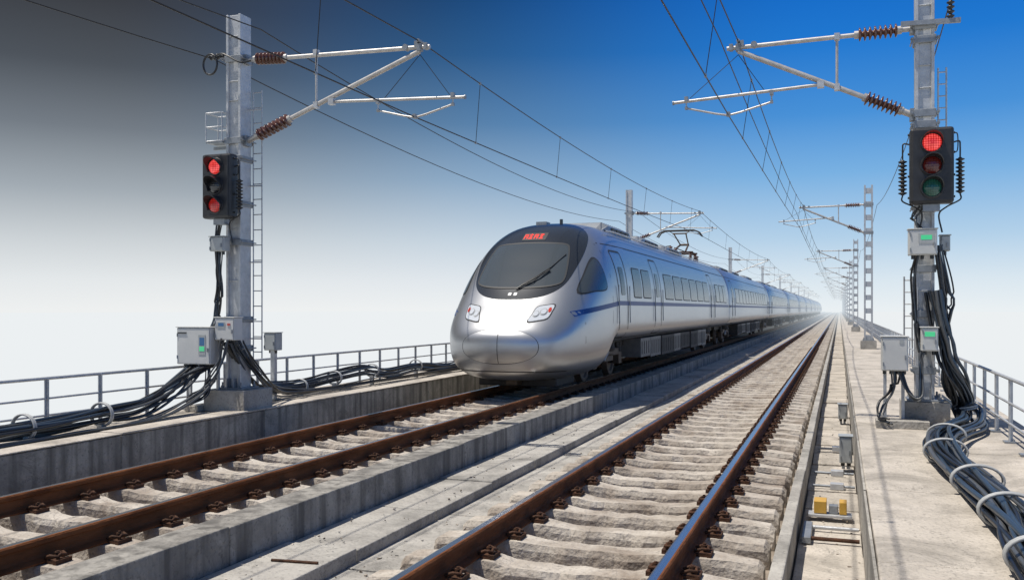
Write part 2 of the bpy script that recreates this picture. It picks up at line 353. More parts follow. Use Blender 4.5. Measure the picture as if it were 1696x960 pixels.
def cantilever(par,X,Y,s,xm,zt,zl,xe,zc,xc,far=False,droop=.03):
    n=8 if far else 12; b=MB(); ins=MB()
    E=(xe+s*.16,Y,zt-droop)
    i0=(xm+s*.18,Y,zt); i1=(xm+s*.70,Y,zt-droop*.3)
    b.cyl((xm-s*.02,Y,zt),i0,.035,'tube_metal',n); insul(ins,i0,i1,seg=n); b.cyl(i1,E,.032,'tube_metal',n)
    for c in (i0,i1): b.cyl((c[0]-.04,Y,c[2]),(c[0]+.04,Y,c[2]),.055,'tube_metal',n)
    P0=(xm,Y,zl); P1=(xe,Y,zt-droop-.05); a=lerp(P0,P1,.07); bq=lerp(P0,P1,.26)
    b.cyl(P0,a,.045,'tube_metal',n); insul(ins,a,bq,seg=n,r=.10); b.cyl(bq,P1,.036,'tube_metal',n)
    for c in (a,bq): b.cyl(lerp(c,P1,-.014),lerp(c,P1,.016),.058,'tube_metal',n)
    b.box((xm,Y,zl),(.08,.14,.16),'galv_dark'); b.box((xm,Y,zt),(.08,.14,.14),'galv_dark')
    q=.42; v1=lerp(P0,P1,q); b.cyl((v1[0],Y,zt-.01),(v1[0],Y,v1[2]),.019,'tube_metal',n)
    for zz in (zt-.01,v1[2]): b.box((v1[0],Y,zz),(.07,.09,.09),'galv')
    b.box((xe,Y,zt-droop),(.07,.09,.10),'galv_dark'); b.cyl((xe,Y-.07,zt-droop+.09),(xe,Y+.07,zt-droop+.09),.025,'galv_dark',8); b.box((xe-s*.05,Y,zt-droop+.05),(.05,.08,.09),'galv_dark')
    b.box((xe+s*.10,Y,zt-droop+.01),(.05,.09,.09),'galv_dark'); b.cyl((xe-s*.22,Y-.05,zt-droop+.02),(xe-s*.22,Y+.05,zt-droop+.02),.045,'galv_dark',8)
    R0=lerp(P0,P1,.50); zr=zc+.28
    T0=(R0[0]+s*.03,Y,zr+.05); T1=(xc+s*.78,Y,zr-.05)
    if abs(R0[2]-zr)>.05: b.cyl((R0[0],Y,R0[2]-.03),(R0[0],Y,zr+.05),.018,'tube_metal',n)
    b.cyl(T0,T1,.023,'tube_metal',n); b.cyl(T1,(T1[0]+s*.02,Y,T1[2]),.032,'galv_dark',n)
    b.box(T0,(.09,.09,.09),'galv')
    for e in (s*.60,-s*.60):
        b.cyl((xc+e,Y,zr-.02),(xc+e,Y,zc+.13),.010,'galv',6); b.box((xc+e,Y,zr-.01),(.05,.07,.07),'galv_dark'); b.box((xc+e,Y,zc+.14),(.04,.04,.04),'galv_dark')
        b.tube([(xc+e,Y,zc+.14),(xc+e*.3,Y,zc+.03),(xc+e*.05,Y,zc)],.015,'tube_metal',6)
    b.box((xc,Y,zc+.01),(.05,.08,.06),'galv_dark')
    b.cyl((xe,Y,zt-droop-.1),(xc+s*.55,Y,zr),.005,'wire',5)
    b.cyl((xe,Y,zt-droop-.1),(xc-s*.5,Y,zr+.03),.005,'wire',5)
    b.obj('cantilever_arm',par); ins.obj('insulators',par)
def collar(b,X,Y,zz,w,ext=.02,h=.10,mt='galv_dark'):
    b.bb(X-w/2-ext,X+w/2+ext,Y-w/2-ext,Y-w/2-.001,zz-h/2,zz+h/2,mt); b.bb(X-w/2-ext,X+w/2+ext,Y+w/2+.001,Y+w/2+ext,zz-h/2,zz+h/2,mt)
    b.bb(X-w/2-ext,X-w/2-.001,Y-w/2-.0,Y+w/2,zz-h/2+.004,zz+h/2-.004,mt); b.bb(X+w/2+.001,X+w/2+ext,Y-w/2,Y+w/2,zz-h/2+.004,zz+h/2-.004,mt)
    for a in (-1,1):
        b.cyl((X+a*(w/2+ext+.02),Y-w/2-ext-.05,zz),(X+a*(w/2+ext+.02),Y+w/2+ext+.05,zz),.012,mt,6)
        b.cyl((X+a*(w/2+ext+.02),Y-w/2-ext-.02,zz),(X+a*(w/2+ext+.02),Y-w/2-ext,zz),.026,mt,6)
def base_block(b,X,Y,z0,w,h,w2=None):
    b.bb(X-w/2,X+w/2,Y-w/2,Y+w/2,z0,z0+h,'conc_mid')
    b.bb(X-.22,X+.22,Y-.22,Y+.22,z0+h+.002,z0+h+.03,'galv_dark')
    for a in (-.17,.17):
        for c in (-.17,.17): b.cyl((X+a,Y+c,z0+h+.03),(X+a,Y+c,z0+h+.11),.016,'galv_dark',6); b.cyl((X+a,Y+c,z0+h+.035),(X+a,Y+c,z0+h+.06),.03,'galv_dark',6)
    for a in (-.06,.06): b.box((X+a,Y-.17,z0+h+.10),(.012,.09,.14),'galv_dark')
def ladder(b,x0,x1,y,z0,z1,st=.3):
    for x in (x0,x1): b.cyl((x,y,z0),(x,y,z1),.011,'galv',6)
    zz=z0+.1
    while zz<z1: b.cyl((x0,y,zz),(x1,y,zz),.009,'galv',6); zz+=st
def lattice(b,X,Y,z0,z1,w,far=False):
    for a in (-1,1):
        for c in (-1,1): b.box((X+a*w/2,Y+c*w/3,(z0+z1)/2),(.06,.06,z1-z0),'galv')
    zz=z0+.1
    while zz<z1-.1:
        for c in (-1,1): b.box((X,Y+c*w/3,zz),(w,.02,.20),'galv')
        for a in (-1,1): b.box((X+a*w/2,Y,zz),(.02,w*.66,.14),'galv')
        zz+=.52
LY=[-20,11.9,40,80,115,150,185,220,255,290]; RY=[-15,13.3,38,67,95,123,151,180,210,240,270,300,335]
LX,RX=-8.86,1.07
CW=.27; CR=.235
for k,Y in enumerate(LY):
    par=empty('catenary_mast'); b=MB(); z0=.09; far=k>2
    zt=5.55; zl=4.28; zc=4.45 if k<2 else 4.95
    if k>=2: zt,zl=5.95,4.9-.2
    top=6.24 if k<2 else 7.0
    base_block(b,LX,Y,z0,.74 if k==1 else .7,.33)
    if k==1: b.bb(LX-.62,LX-.375,Y-.5,Y+.1,z0+.001,z0+.09,'conc_mid')
    b.extrZ(hprof(LX,Y,CW,CW,.045,.19),z0+.34,top,'galv')
    if k<2:
        for zz in (5.55,4.28,4.0,3.3,2.7,1.5,1.05): collar(b,LX,Y,zz,CW)
        for zz in (1.2,2.1,2.9,3.6,4.9,5.2,5.9): b.bb(LX-CW/2+.046,LX+CW/2-.046,Y-CW/2+.01,Y-.096,zz,zz+.014,'galv')
    else:
        for zz in (zt,zl): collar(b,LX,Y,zz,CW)
    b.obj('column',par,.006 if k==1 else 0)
    cantilever(par,LX,Y,1,LX+CW/2+.02,zt,zl,-5.72,zc,-5.80,far,droop=.10)
    if k==1:
        e=MB(); lx=LX+.16; ly=Y+.16
        ladder(e,lx,lx+.16,ly,z0+.8,5.1,.24)
        for zz in (1.2,2.4,3.6,4.8): e.cyl((LX+.11,ly-.04,zz),(lx+.16,ly,zz),.012,'galv',6)
        cx0,cx1=LX-.46,LX-.16
        for x in (cx0,cx1):
            for yy in (Y-.2,Y+.1): e.cyl((x,yy,4.28),(x,yy,4.72),.012,'galv',6)
        for zz in (4.72,4.5,4.28):
            e.tube([(cx0,Y-.2,zz),(cx1,Y-.2,zz),(cx1,Y+.1,zz),(cx0,Y+.1,zz),(cx0,Y-.2,zz)],.011,'galv',6)
        e.bb(cx0,cx1,Y-.2,Y+.1,4.25,4.27,'galv_dark')
        e.beam((LX-.12,Y,4.2),(cx0,Y,4.2),.04,.05,'galv_dark')
        e.obj('ladder',par)
        e=MB()
        ring=[(LX-.34+.13*math.cos(a),Y-.25,5.46+.16*math.sin(a)) for a in np.linspace(0,2*math.pi*1.9,34)]
        e.tube(ring,.016,'rubber',6); e.tube(catmull([(LX-.3,Y-.25,5.56),(LX-.1,Y-.26,5.6),(LX+.2,Y-.24,5.45),(LX+.3,Y-.1,5.5)]),.014,'rubber',6)
        insul(e,(LX-.15,Y-.1,5.62),(LX-.47,Y-.1,5.62),'poly_black',.05,5,.02)
        e.obj('feeder_loop',par)
for k,Y in enumerate(RY):
    par=empty('catenary_mast'); b=MB(); z0=.12; far=k>2
    zt,zl,zc=(5.43,4.27,4.45) if k<2 else (5.75,4.65,4.95)
    top=6.9 if k<2 else 6.5
    base_block(b,RX,Y,z0,.58,.32)
    if k<2:
        b.extrZ(hprof(RX,Y,CR,CR,.04,.165),z0+.33,top,'galv')
        for zz in (5.43,5.25,4.27,4.12,3.0,2.2,1.6,.85): collar(b,RX,Y,zz,CR)
        for zz in (1.2,1.9,2.7,4.6,4.9,5.7): b.bb(RX-CR/2+.041,RX+CR/2-.041,Y-CR/2+.01,Y-.084,zz,zz+.014,'galv')
        b.bb(RX-.62,RX+.02,Y-.62,Y-.30,z0+.001,z0+.10,'conc_mid')
    else:
        lattice(b,RX,Y,z0+.34,top,.26)
        for zz in (zt,zl): b.box((RX,Y,zz),(.36,.28,.1),'galv_dark')
    b.obj('column',par,.006 if k==1 else 0)
    cantilever(par,RX,Y,-1,RX-CR/2-.02,zt,zl,-1.36,zc,-1.5,far)
    if k==1:
        e=MB(); ladder(e,RX+.18,RX+.28,Y+.1,4.1,4.9,.16)
        ladder(e,RX-.25,RX-.15,Y-.05,1.15,2.1,.16)
        e.beam((RX-.3,Y-.2,5.45),(RX+.42,Y-.2,5.43),.05,.06,'galv_dark')
        insul(e,(RX+.30,Y-.2,5.46),(RX+.30,Y-.2,5.70),'poly_black',.05,4,.02)
        e.obj('ladder',par)
# ---------------- overhead wires ----------------
def wires(Ys,xs_m,zm,xs_c,zc,name,sag):
    w=MB()
    for i in range(len(Ys)-1):
        y0,y1=Ys[i],Ys[i+1]; n=28 if i<3 else 12
        def mp(t): return (xs_m[i]+(xs_m[i+1]-xs_m[i])*t, y0+(y1-y0)*t, zm[i]+(zm[i+1]-zm[i])*t-4*sag*t*(1-t))
        def cp(t): return (xs_c[i]+(xs_c[i+1]-xs_c[i])*t, y0+(y1-y0)*t, zc[i]+(zc[i+1]-zc[i])*t-.04*math.sin(math.pi*t))
        r=.009 if i<2 else .011
        w.tube([mp(k/n) for k in range(n+1)],r,'wire',6); w.tube([cp(k/n) for k in range(n+1)],r,'wire',6)
        nd=6
        for k in range(nd):
            t=(k+.5)/nd; a=mp(t); c=cp(t); w.cyl(a,c,.0055,'wire',5)
            w.box(a,(.03,.05,.04),'galv_dark'); w.box(c,(.025,.05,.035),'galv_dark')
    w.obj(name)
nL,nR=len(LY),len(RY)
wires(LY,[-5.72]*nL,[5.54,5.54]+[5.94]*(nL-2),[-5.8]*nL,[4.45]*2+[4.95]*(nL-2),'overhead_wire',.32)
wires(RY,[-1.36]*nR,[5.49,5.49]+[5.80]*(nR-2),[-1.5]*nR,[4.45]*2+[4.95]*(nR-2),'overhead_wire',.30)
w=MB()
for Ys,x,zz,sg in ((LY,-9.33,5.62,.5),(LY,-8.45,6.0,.6),(RY,1.38,5.72,.5),(RY,-1.62,5.55,.15)):
    pts=[]
    for i in range(len(Ys)-1):
        for k in range(20):
            t=k/20; pts.append((x,Ys[i]+(Ys[i+1]-Ys[i])*t,zz-4*sg*t*(1-t)))
    w.tube(pts,.009,'wire',6)
w.obj('feeder_wire')
# ---------------- signals ----------------
def signal(X,Y,zc,mats,mastY,side_ins,name='railway_signal'):
    par=empty(name); b=MB(); W_,H_,D_=.52,.98,.20
    b.bb(X-W_/2,X+W_/2,Y-D_/2,Y+D_/2,zc-H_/2,zc+H_/2,'housing')
    b.obj('housing',par,.035)
    b=MB()
    b.bb(X-W_/2+.03,X+W_/2-.03,Y-D_/2-.018,Y-D_/2-.002,zc-H_/2+.03,zc+H_/2-.03,'housing')
    b.obj('front_plate',par,.012)
    h=MB(); l=MB()
    for i,mn in enumerate(mats):
        zz=zc+.29-.29*i; r=.125; n=24
        l.revolve((X,Y-D_/2-.015,zz),(X,Y-D_/2-.055,zz),[(0,.116),(.5,.105),(.85,.07),(1,.02)],mn,24)
        vs=[];fs=[]
        for k in range(n+1):
            a=math.radians(-35)+math.radians(250)*k/n; ln=.05+.15*max(0,math.sin(a))**.8 if math.sin(a)>0 else .05
            for (rr_,ll) in ((r,0),(r,ln),(r+.012,ln),(r+.012,0)):
                vs.append((X+rr_*math.cos(a),Y-D_/2-.016-ll,zz+rr_*math.sin(a)))
        for k in range(n):
            for q in range(3): fs.append((k*4+q,k*4+q+1,(k+1)*4+q+1,(k+1)*4+q))
        h.add(vs,fs,'housing',False)
        h.revolve((X,Y-D_/2-.018,zz),(X,Y-D_/2-.03,zz),[(0,.142),(1,.14),(1,.118)],'housing',24,caps=False)
    h.obj('hoods',par,recalc=True); l.obj('lenses',par)
    k=MB()
    for zz in (zc+.36,zc-.36): k.bb(X-.13,X+.13,Y+D_/2,mastY-.12,zz-.03,zz+.03,'galv_dark')
    k.bb(X-.10,X+.10,Y-.03,Y+.09,zc-H_/2-.09,zc-H_/2-.002,'galv_dark')
    for sx in side_ins:
        xx=X+sx*(W_/2+.08)
        insul(k,(xx,Y+.02,zc-.36),(xx,Y+.02,zc+.10),'poly_black',.055,9,.02)
        k.tube(catmull([(X+sx*W_/2,Y+.02,zc+.30),(X+sx*(W_/2+.07),Y+.02,zc+.31),(xx,Y+.02,zc+.24),(xx,Y+.02,zc+.1)]),.011,'rubber',6)
        k.tube(catmull([(xx,Y+.02,zc-.36),(xx,Y+.02,zc-.44),(X+sx*.18,Y+.02,zc-.53),(X+sx*.1,Y+.1,zc-.62),(X+sx*.14,Y+.12,zc-.85)]),.011,'rubber',6)
    for a in (-1,1):
        for zz in (-.4,-.12,.17,.42): k.cyl((X+a*(W_/2-.002),Y,zc+zz),(X+a*(W_/2+.02),Y,zc+zz),.016,'housing',6)
    k.tube(catmull([(X+W_/2,Y+.03,zc+.42),(X+W_/2+.05,Y+.03,zc+.40),(X+W_/2+.05,Y+.03,zc+.2),(X+W_/2,Y+.03,zc+.17)]),.008,'housing',6)
    k.obj('brackets',par)
signal(-8.90,11.50,3.53,['lens_red_on','lens_off','lens_red_mid'],11.9,[1])
signal(1.12,12.88,3.51,['lens_red_on','lens_red_dim','lens_green'],13.3,[-1,1])
# ---------------- cabinets ----------------
def cabinet(name,X,Y,zc,w,h,dp,mt='box_paint',screen=None,post=None,legs=None,glands=4):
    par=empty(name); b=MB(); b.bb(X-w/2,X+w/2,Y-dp/2,Y+dp/2,zc-h/2,zc+h/2,mt); b.obj('body',par,.010)
    b=MB(); b.bb(X-w/2+.012,X+w/2-.012,Y-dp/2-.014,Y-dp/2-.002,zc-h/2+.012,zc+h/2-.012,mt); b.bb(X-w/2-.012,X+w/2+.012,Y-dp/2-.022,Y+dp/2+.01,zc+h/2+.001,zc+h/2+.015,mt); b.obj('door',par,.005)
    b=MB()
    for q in (-.3,.3): b.cyl((X-w/2+.02,Y-dp/2-.02,zc+q*h-.025),(X-w/2+.02,Y-dp/2-.02,zc+q*h+.025),.008,'galv_dark',8)
    b.box((X+w/2-.035,Y-dp/2-.022,zc-.1*h),(.018,.02,.06),'galv_dark')
    if screen:
        for i,(sx,sz,sw,sh,sm_) in enumerate(screen): b.bb(X+sx-sw/2,X+sx+sw/2,Y-dp/2-.020-.002*i,Y-dp/2-.0145,zc+sz-sh/2,zc+sz+sh/2,sm_)
    for i in range(glands):
        gx=X-w/2+w*(i+.5)/glands; b.cyl((gx,Y,zc-h/2),(gx,Y,zc-h/2-.05),.022,'rubber',8)
    if post: b.bb(X-.04,X+.04,Y-.04+.02,Y+.04+.02,post,zc-h/2,'galv'); b.bb(X-.09,X+.09,Y-.07,Y+.11,post,post+.02,'galv_dark')
    if legs is not None:
        for a in (-1,1): b.bb(X+a*(w/2-.05)-.02,X+a*(w/2-.05)+.02,Y+dp/2-.05,Y+dp/2-.01,legs,zc-h/2,'galv')
    b.obj('fittings',par)
cabinet('signal_cabinet',-9.28,11.50,1.10,.62,.56,.28,screen=[(.17,.02,.13,.30,'box_grey'),(.17,.07,.09,.12,'screen_blue'),(.17,-.04,.09,.07,'screen_green'),(-.2,.2,.16,.02,'seam')],legs=.09,glands=6)
cabinet('junction_box',-8.78,11.55,1.36,.36,.34,.20,screen=[(-.05,.06,.14,.09,'box_grey'),(-.05,.07,.10,.05,'screen_blue'),(.09,.07,.05,.03,'lamp_red')],glands=3)
cabinet('junction_box',-9.26,13.4,1.10,.24,.30,.2,'box_grey',post=.09,glands=2)
cabinet('junction_box',-8.98,11.60,2.66,.26,.22,.16,'box_grey',glands=2)
cabinet('junction_box',1.02,12.95,2.53,.34,.33,.2,'box_paint',screen=[(.04,.05,.19,.13,'box_grey'),(.04,.06,.13,.06,'screen_green')],glands=3)
cabinet('junction_box',1.10,12.92,1.27,.20,.30,.16,'box_paint',screen=[(.0,.07,.12,.06,'screen_green')],glands=2)
cabinet('signal_cabinet',.68,12.9,1.08,.32,.44,.26,'box_paint',screen=[(.08,.16,.05,.05,'box_grey')],legs=.12,glands=4)
cabinet('junction_box',1.30,13.1,2.52,.12,.20,.14,'box_grey',glands=1)
# ---------------- cables ----------------
def bundle(b,way,n,spread,r,seed,starts=None,flat=.7,sub=8,wob=.35,floor=None):
    rnd=random.Random(seed); P=catmull(way,sub)
    for i in range(n):
        a=2*math.pi*i/n+rnd.uniform(-.4,.4); rad=spread*math.sqrt(rnd.uniform(.1,1)); ph=rnd.uniform(0,6); tw=rnd.uniform(-1.8,1.8); pts=[]
        for k,p in enumerate(P):
            t=k/(len(P)-1); an=a+tw*t+wob*math.sin(ph+t*9); rr_=rad*(1+.35*math.sin(ph*2+t*13))
            q=P[min(k+1,len(P)-1)]-P[max(k-1,0)]; q.normalize(); u=q.cross(Vector((0,0,1)))
            if u.length<.1: u=Vector((1,0,0))
            u.normalize(); v=u.cross(q)
            pt=p+u*(rr_*math.cos(an))+v*(rr_*flat*math.sin(an))
            if floor and pt.z<floor+r: pt.z=floor+r
            pts.append(pt)
        if starts:
            s0=Vector(starts[i%len(starts)]); m_=12; pts=[s0]+[(s0*(1-((k+1)/m_)**1.3)+pts[k]*((k+1)/m_)**1.3) for k in range(m_-1)]+pts[m_-1:]
        b.tube(pts,r*rnd.choice([.75,.9,1,1.1]),rnd.choice(['rubber','rubber','rubber_grey','rubber_blue']),7)
def tie(b,c,dirv,rx,rz):
    c=Vector(c); q=Vector(dirv).normalized(); u=q.cross(Vector((0,0,1)))
    if u.length<.1: u=Vector((1,0,0))
    u.normalize(); v=u.cross(q)
    for o in (-.014,.014): b.tube([c+q*o+u*(rx*math.cos(a))+v*(rz*math.sin(a)) for a in np.linspace(0,2*math.pi,26)],.013,'tie',6)
cb=MB()
wl=[(-9.28,11.45,.80),(-9.27,11.1,.60),(-9.22,10.6,.42),(-9.12,10.0,.31),(-9.08,9.3,.30),(-9.05,8.5,.27),(-9.03,7.6,.27),(-9.0,6.5,.25),(-9.0,5,.24),(-9,2.5,.24)]
bundle(cb,wl,15,.15,.022,3,starts=[(-9.28-.28+.56*i/5,11.5,.80) for i in range(6)],floor=.09)
bundle(cb,[(-9.0,11.5,.6),(-8.98,11.1,.4),(-8.95,10.4,.2),(-8.9,9.6,.14),(-8.95,8.6,.14),(-8.9,7.4,.14),(-8.92,5,.14)],4,.06,.018,33,floor=.09)
wr=[(-8.78,11.6,1.2),(-8.76,11.95,.8),(-8.9,12.5,.48),(-9.15,13.1,.34),(-9.25,14.2,.26),(-9.25,15.4,.33),(-9.22,16.6,.40),(-9.22,17.6,.30),(-9.2,19,.36),(-9.2,20.5,.24),(-9.15,22,.26),(-9.15,26,.2),(-9.15,40,.2)]
bundle(cb,wr,11,.14,.020,5,floor=.09)
bundle(cb,[(-8.7,11.7,1.15),(-8.64,12.0,.75),(-8.75,12.7,.35),(-8.95,13.6,.22),(-9.05,15,.18),(-9.1,17,.2),(-9.1,22,.2)],5,.10,.018,6,floor=.09)
bundle(cb,[(-9.0,11.62,3.05),(-9.06,11.62,2.6),(-9.04,11.66,2.0),(-9.10,11.66,1.5),(-9.18,11.6,1.2),(-9.12,11.5,.8),(-9.05,11.35,.4),(-9.1,11.0,.25)],5,.06,.013,8)
bundle(cb,[(-9.0,11.62,2.55),(-9.02,11.64,2.1),(-9.08,11.64,1.6),(-8.96,11.6,1.2)],4,.05,.013,9)
bundle(cb,[(-8.78,11.5,1.2),(-8.85,11.45,.85),(-9.0,11.35,.5),(-9.1,11.1,.3)],5,.1,.014,10)
for yy,zz in ((9.3,.29),(8.1,.27),(6.4,.25)):
    tie(cb,(-9.06,yy,zz),(0,1,0),.18,.15)
    cb.bb(-9.10,-9.02,yy-.04,yy+.04,.09,.16,'galv')
for yy,zz in ((14.2,.26),(15.4,.33),(16.9,.38),(19,.36)):
    tie(cb,(-9.24,yy,zz),(0,1,0),.16,.13); cb.bb(-9.28,-9.20,yy-.03,yy+.03,.09,zz-.1,'galv')
cb.obj('cable_bundle')
cr=MB()
W1=[(1.16,13.05,1.9),(1.30,13.05,1.2),(1.40,13.1,.75),(1.53,13.35,.42),(1.60,13.2,.26),(1.50,12.5,.24),(1.22,11.7,.24),(1.05,10.9,.24),(1.0,10.0,.23),(1.02,9.2,.23),(1.08,8.4,.23),(1.13,7.6,.23),(1.13,6.9,.23),(1.10,6.2,.23),(1.10,5.0,.23),(1.1,2,.21)]
bundle(cr,W1,20,.165,.022,11,sub=10,flat=.6,wob=.6,floor=.12)
bundle(cr,[(1.2,12.95,2.4),(1.28,13.0,1.8),(1.25,13.0,1.2),(1.34,13.0,.7),(1.44,13.2,.35),(1.40,12.5,.2),(1.14,11.6,.2),(1.0,10.6,.2)],5,.05,.015,12,floor=.12)
bundle(cr,[(1.24,13.0,2.5),(1.36,13.05,1.8),(1.30,13.05,1.2),(1.46,13.1,.6),(1.62,13.6,.3),(1.66,14.5,.2),(1.6,17,.18)],4,.07,.014,21,floor=.12)
bundle(cr,[(.68,12.9,.86),(.66,12.88,.6),(.55,12.85,.4),(.52,12.75,.25),(.62,12.6,.2)],4,.08,.016,13)
bundle(cr,[(.76,12.9,.86),(.84,12.85,.6),(.98,12.8,.5),(1.0,12.9,.9),(1.03,12.9,1.1)],3,.04,.013,14)
bundle(cr,[(.96,12.95,2.38),(.93,13.1,2.0),(.96,13.1,1.4),(1.0,13.0,1.1)],4,.05,.013,15)
bundle(cr,[(1.0,12.9,3.0),(.92,12.95,2.85),(1.0,12.95,2.7)],3,.06,.012,16)
for p,dv in (((1.14,11.3,.24),(.25,1,0)),((1.0,10.0,.24),(0,1,0)),((1.08,8.4,.24),(-.1,1,0)),((1.13,7.2,.24),(-.05,1,0)),((1.10,5.9,.24),(0,1,0))): tie(cr,p,dv,.20,.125)
tie(cr,(1.56,13.3,.36),(.2,0,-1),.15,.15)
cr.obj('cable_bundle')
# ---------------- channel fittings ----------------
cf=MB()
cf.bb(-.30,.12,9.55,9.72,-.415,-.385,'galv'); cf.bb(-.24,-.12,9.58,9.80,-.38,-.26,'yellow'); cf.bb(.0,.07,9.58,9.76,-.38,-.26,'yellow'); cf.bb(-.10,-.01,9.6,9.7,-.38,-.30,'galv_dark')
cf.cyl((-.3,8.6,-.40),(.17,8.6,-.40),.018,'rust_dark'); cf.cyl((-.3,9.05,-.40),(.17,9.05,-.40),.018,'galv')
cf.bb(-.32,-.24,8.5,9.15,-.43,-.37,'galv_dark')
for y in (11.2,12.1,14.2): cf.cyl((-.3,y,-.40),(.17,y,-.40),.016,'galv_dark'); cf.bb(-.1,.05,y-.06,y+.06,-.43,-.36,'galv')
cf.obj('switch_fitting',None,.006)
cabinet('trackside_box',.08,12.6,-.16,.16,.34,.2,'box_grey',legs=-.43,glands=2)
cabinet('trackside_box',.06,17.6,-.2,.16,.26,.2,'box_grey',legs=-.43,glands=2)
rb=MB()
rb.cyl((-4.3,6.2,-.355),(-3.9,6.25,-.355),.012,'rust_dark'); rb.obj('steel_rod')
# ---------------- train ----------------
def pchip(xs,ys):
    n=len(xs); h=[xs[i+1]-xs[i] for i in range(n-1)]; dl=[(ys[i+1]-ys[i])/h[i] for i in range(n-1)]; m_=[0]*n
    for i in range(1,n-1):
        if dl[i-1]*dl[i]>0:
            w1=2*h[i]+h[i-1]; w2=h[i]+2*h[i-1]; m_[i]=(w1+w2)/(w1/dl[i-1]+w2/dl[i])
    m_[0]=dl[0]; m_[-1]=0
    def f(x):
        if x<=xs[0]: return ys[0]
        if x>=xs[-1]: return ys[-1]
        i=0
        while x>xs[i+1]: i+=1
        t=(x-xs[i])/h[i]; 
        return ys[i]*(1+2*t)*(1-t)**2+h[i]*m_[i]*t*(1-t)**2+ys[i+1]*t*t*(3-2*t)+h[i]*m_[i+1]*t*t*(t-1)
    return f
sq=math.sqrt
def tab(pairs): 
    f=pchip([sq(a) for a,_ in pairs],[b_ for _,b_ in pairs]); return lambda d: f(sq(max(0,d)))
ZT=tab([(0,.96),(.02,1.14),(.08,1.27),(.2,1.42),(.4,1.60),(.65,1.80),(.9,2.02),(1.4,2.50),(2.0,3.04),(2.5,3.36),(3.1,3.57),(4,3.67),(5,3.70)])
WW=tab([(0,0),(.02,.40),(.08,.72),(.2,.98),(.4,1.17),(.65,1.31),(1,1.42),(1.5,1.52),(2.2,1.60),(3,1.64),(4,1.65)])
ZB=tab([(0,.88),(.02,.66),(.08,.48),(.2,.34),(.4,.27),(.65,.235),(1,.22),(2,.22),(2.5,.24),(2.9,.58),(3.2,.84),(3.5,.86)])
ZC=tab([(0,.92),(.2,.96),(1,1.2),(2,1.4),(3,1.5)])
NU=tab([(0,2.1),(.4,2.2),(1,2.3),(2,2.45),(4,2.75),(5,2.8)])
NL=tab([(0,2.1),(.4,2.8),(1,3.4),(3,4)])
def inside(d,x,zz):
    w_,zc,n_=WW(d),ZC(d),NU(d)
    if w_<=0: return False
    if zz>=zc: H=ZT(d)-zc
    else: H=zc-ZB(d); n_=NL(d)
    if H<=0: return False
    return (abs(x)/w_)**n_+(abs(zz-zc)/H)**n_<=1
def nose_d(x,zz):
    hi=5.0 if zz>1.2 else 2.3; lo=0
    if not inside(hi,x,zz): return hi
    for _ in range(34):
        mid=(lo+hi)/2
        if inside(mid,x,zz): hi=mid
        else: lo=mid
    return hi
def side_x(d,zz):
    w_,zc=WW(d),ZC(d); H,n_=(ZT(d)-zc,NU(d)) if zz>=zc else (zc-ZB(d),NL(d))
    f=min(.999,abs(zz-zc)/H); return w_*(1-f**n_)**(1/n_)
TX,TY=-6.25,16.5
def secpts(d,n=64):
    w_,zt,zb,zc,nu,nl=WW(d),ZT(d),ZB(d),ZC(d),NU(d),NL(d); pts=[]
    for i in range(n):
        a=2*math.pi*(i+.5)/n; c,s_=math.cos(a),math.sin(a); e=nu if s_>=0 else nl
        r=(abs(c)**e+abs(s_)**e)**(-1/e)
        H=(zt-zc) if s_>=0 else (zc-zb)
        pts.append((w_*r*c,zc+H*r*s_))
    return pts
train=empty('high_speed_train')
def loft(ds,y0,name,mt='silver'):
    b=MB(); vs=[];fs=[];n=96
    for d_ in ds:
        for x,zz in secpts(d_,n): vs.append((TX+x,y0+d_,zz))
    for k in range(len(ds)-1):
        for i in range(n):
            j=(i+1)%n; fs.append((k*n+i,k*n+j,(k+1)*n+j,(k+1)*n+i))
    fs.append(tuple(range(n))[::-1]); fs.append(tuple(range(len(vs)-n,len(vs))))
    b.add(vs,fs,mt,True); return b.obj(name,train)
ds=[.0004]+[5*(i/70)**2 for i in range(2,71)]+[7,12,18,24.5]
loft(ds,TY,'power_car_body')
def patch(b,outl,mt,off,kind='nose',bulge=0,rings=10,y0=TY,d0=0,sx=1,centre=None):
    n=len(outl); cx=sum(p[0] for p in outl)/n if centre is None else centre[0]; cz=sum(p[1] for p in outl)/n if centre is None else centre[1]
    vs=[];fs=[]
    def P(a,c,t):
        o=off+bulge*(1-t**2.2)
        if kind=='nose':
            d_=nose_d(a,c); e=.01; gx=(nose_d(a+e,c)-nose_d(a-e,c))/(2*e); gz=(nose_d(a,c+e)-nose_d(a,c-e))/(2*e)
            gx=max(-4,min(4,gx)); gz=max(-4,min(4,gz))
            nv=Vector((gx,-1,gz)).normalized(); q=Vector((a,d_,c))+nv*o
            return (TX+q.x,y0+q.y,q.z)
        xx=side_x(a,c); e=.01; gz=(side_x(a,c+e)-side_x(a,c-e))/(2*e); ga=(side_x(a+e,c)-side_x(a-e,c))/(2*e) if a<4 else 0
        nv=Vector((1,-ga,-gz)).normalized(); q=Vector((xx,a,c))+nv*o
        return (TX+sx*q.x,y0+q.y,q.z)
    vs.append(P(cx,cz,0))
    for k in range(1,rings+1):
        t=k/rings
        for a,c in outl: vs.append(P(cx+(a-cx)*t,cz+(c-cz)*t,t))
    for i in range(n): fs.append((0,1+(i+1)%n,1+i))
    for k in range(rings-1):
        for i in range(n):
            j=(i+1)%n; fs.append((1+k*n+i,1+k*n+j,1+(k+1)*n+j,1+(k+1)*n+i))
    b.add(vs,fs,mt,True)
def mir(h): return h+[(-x,zz) for x,zz in h[::-1] if abs(x)>1e-6]
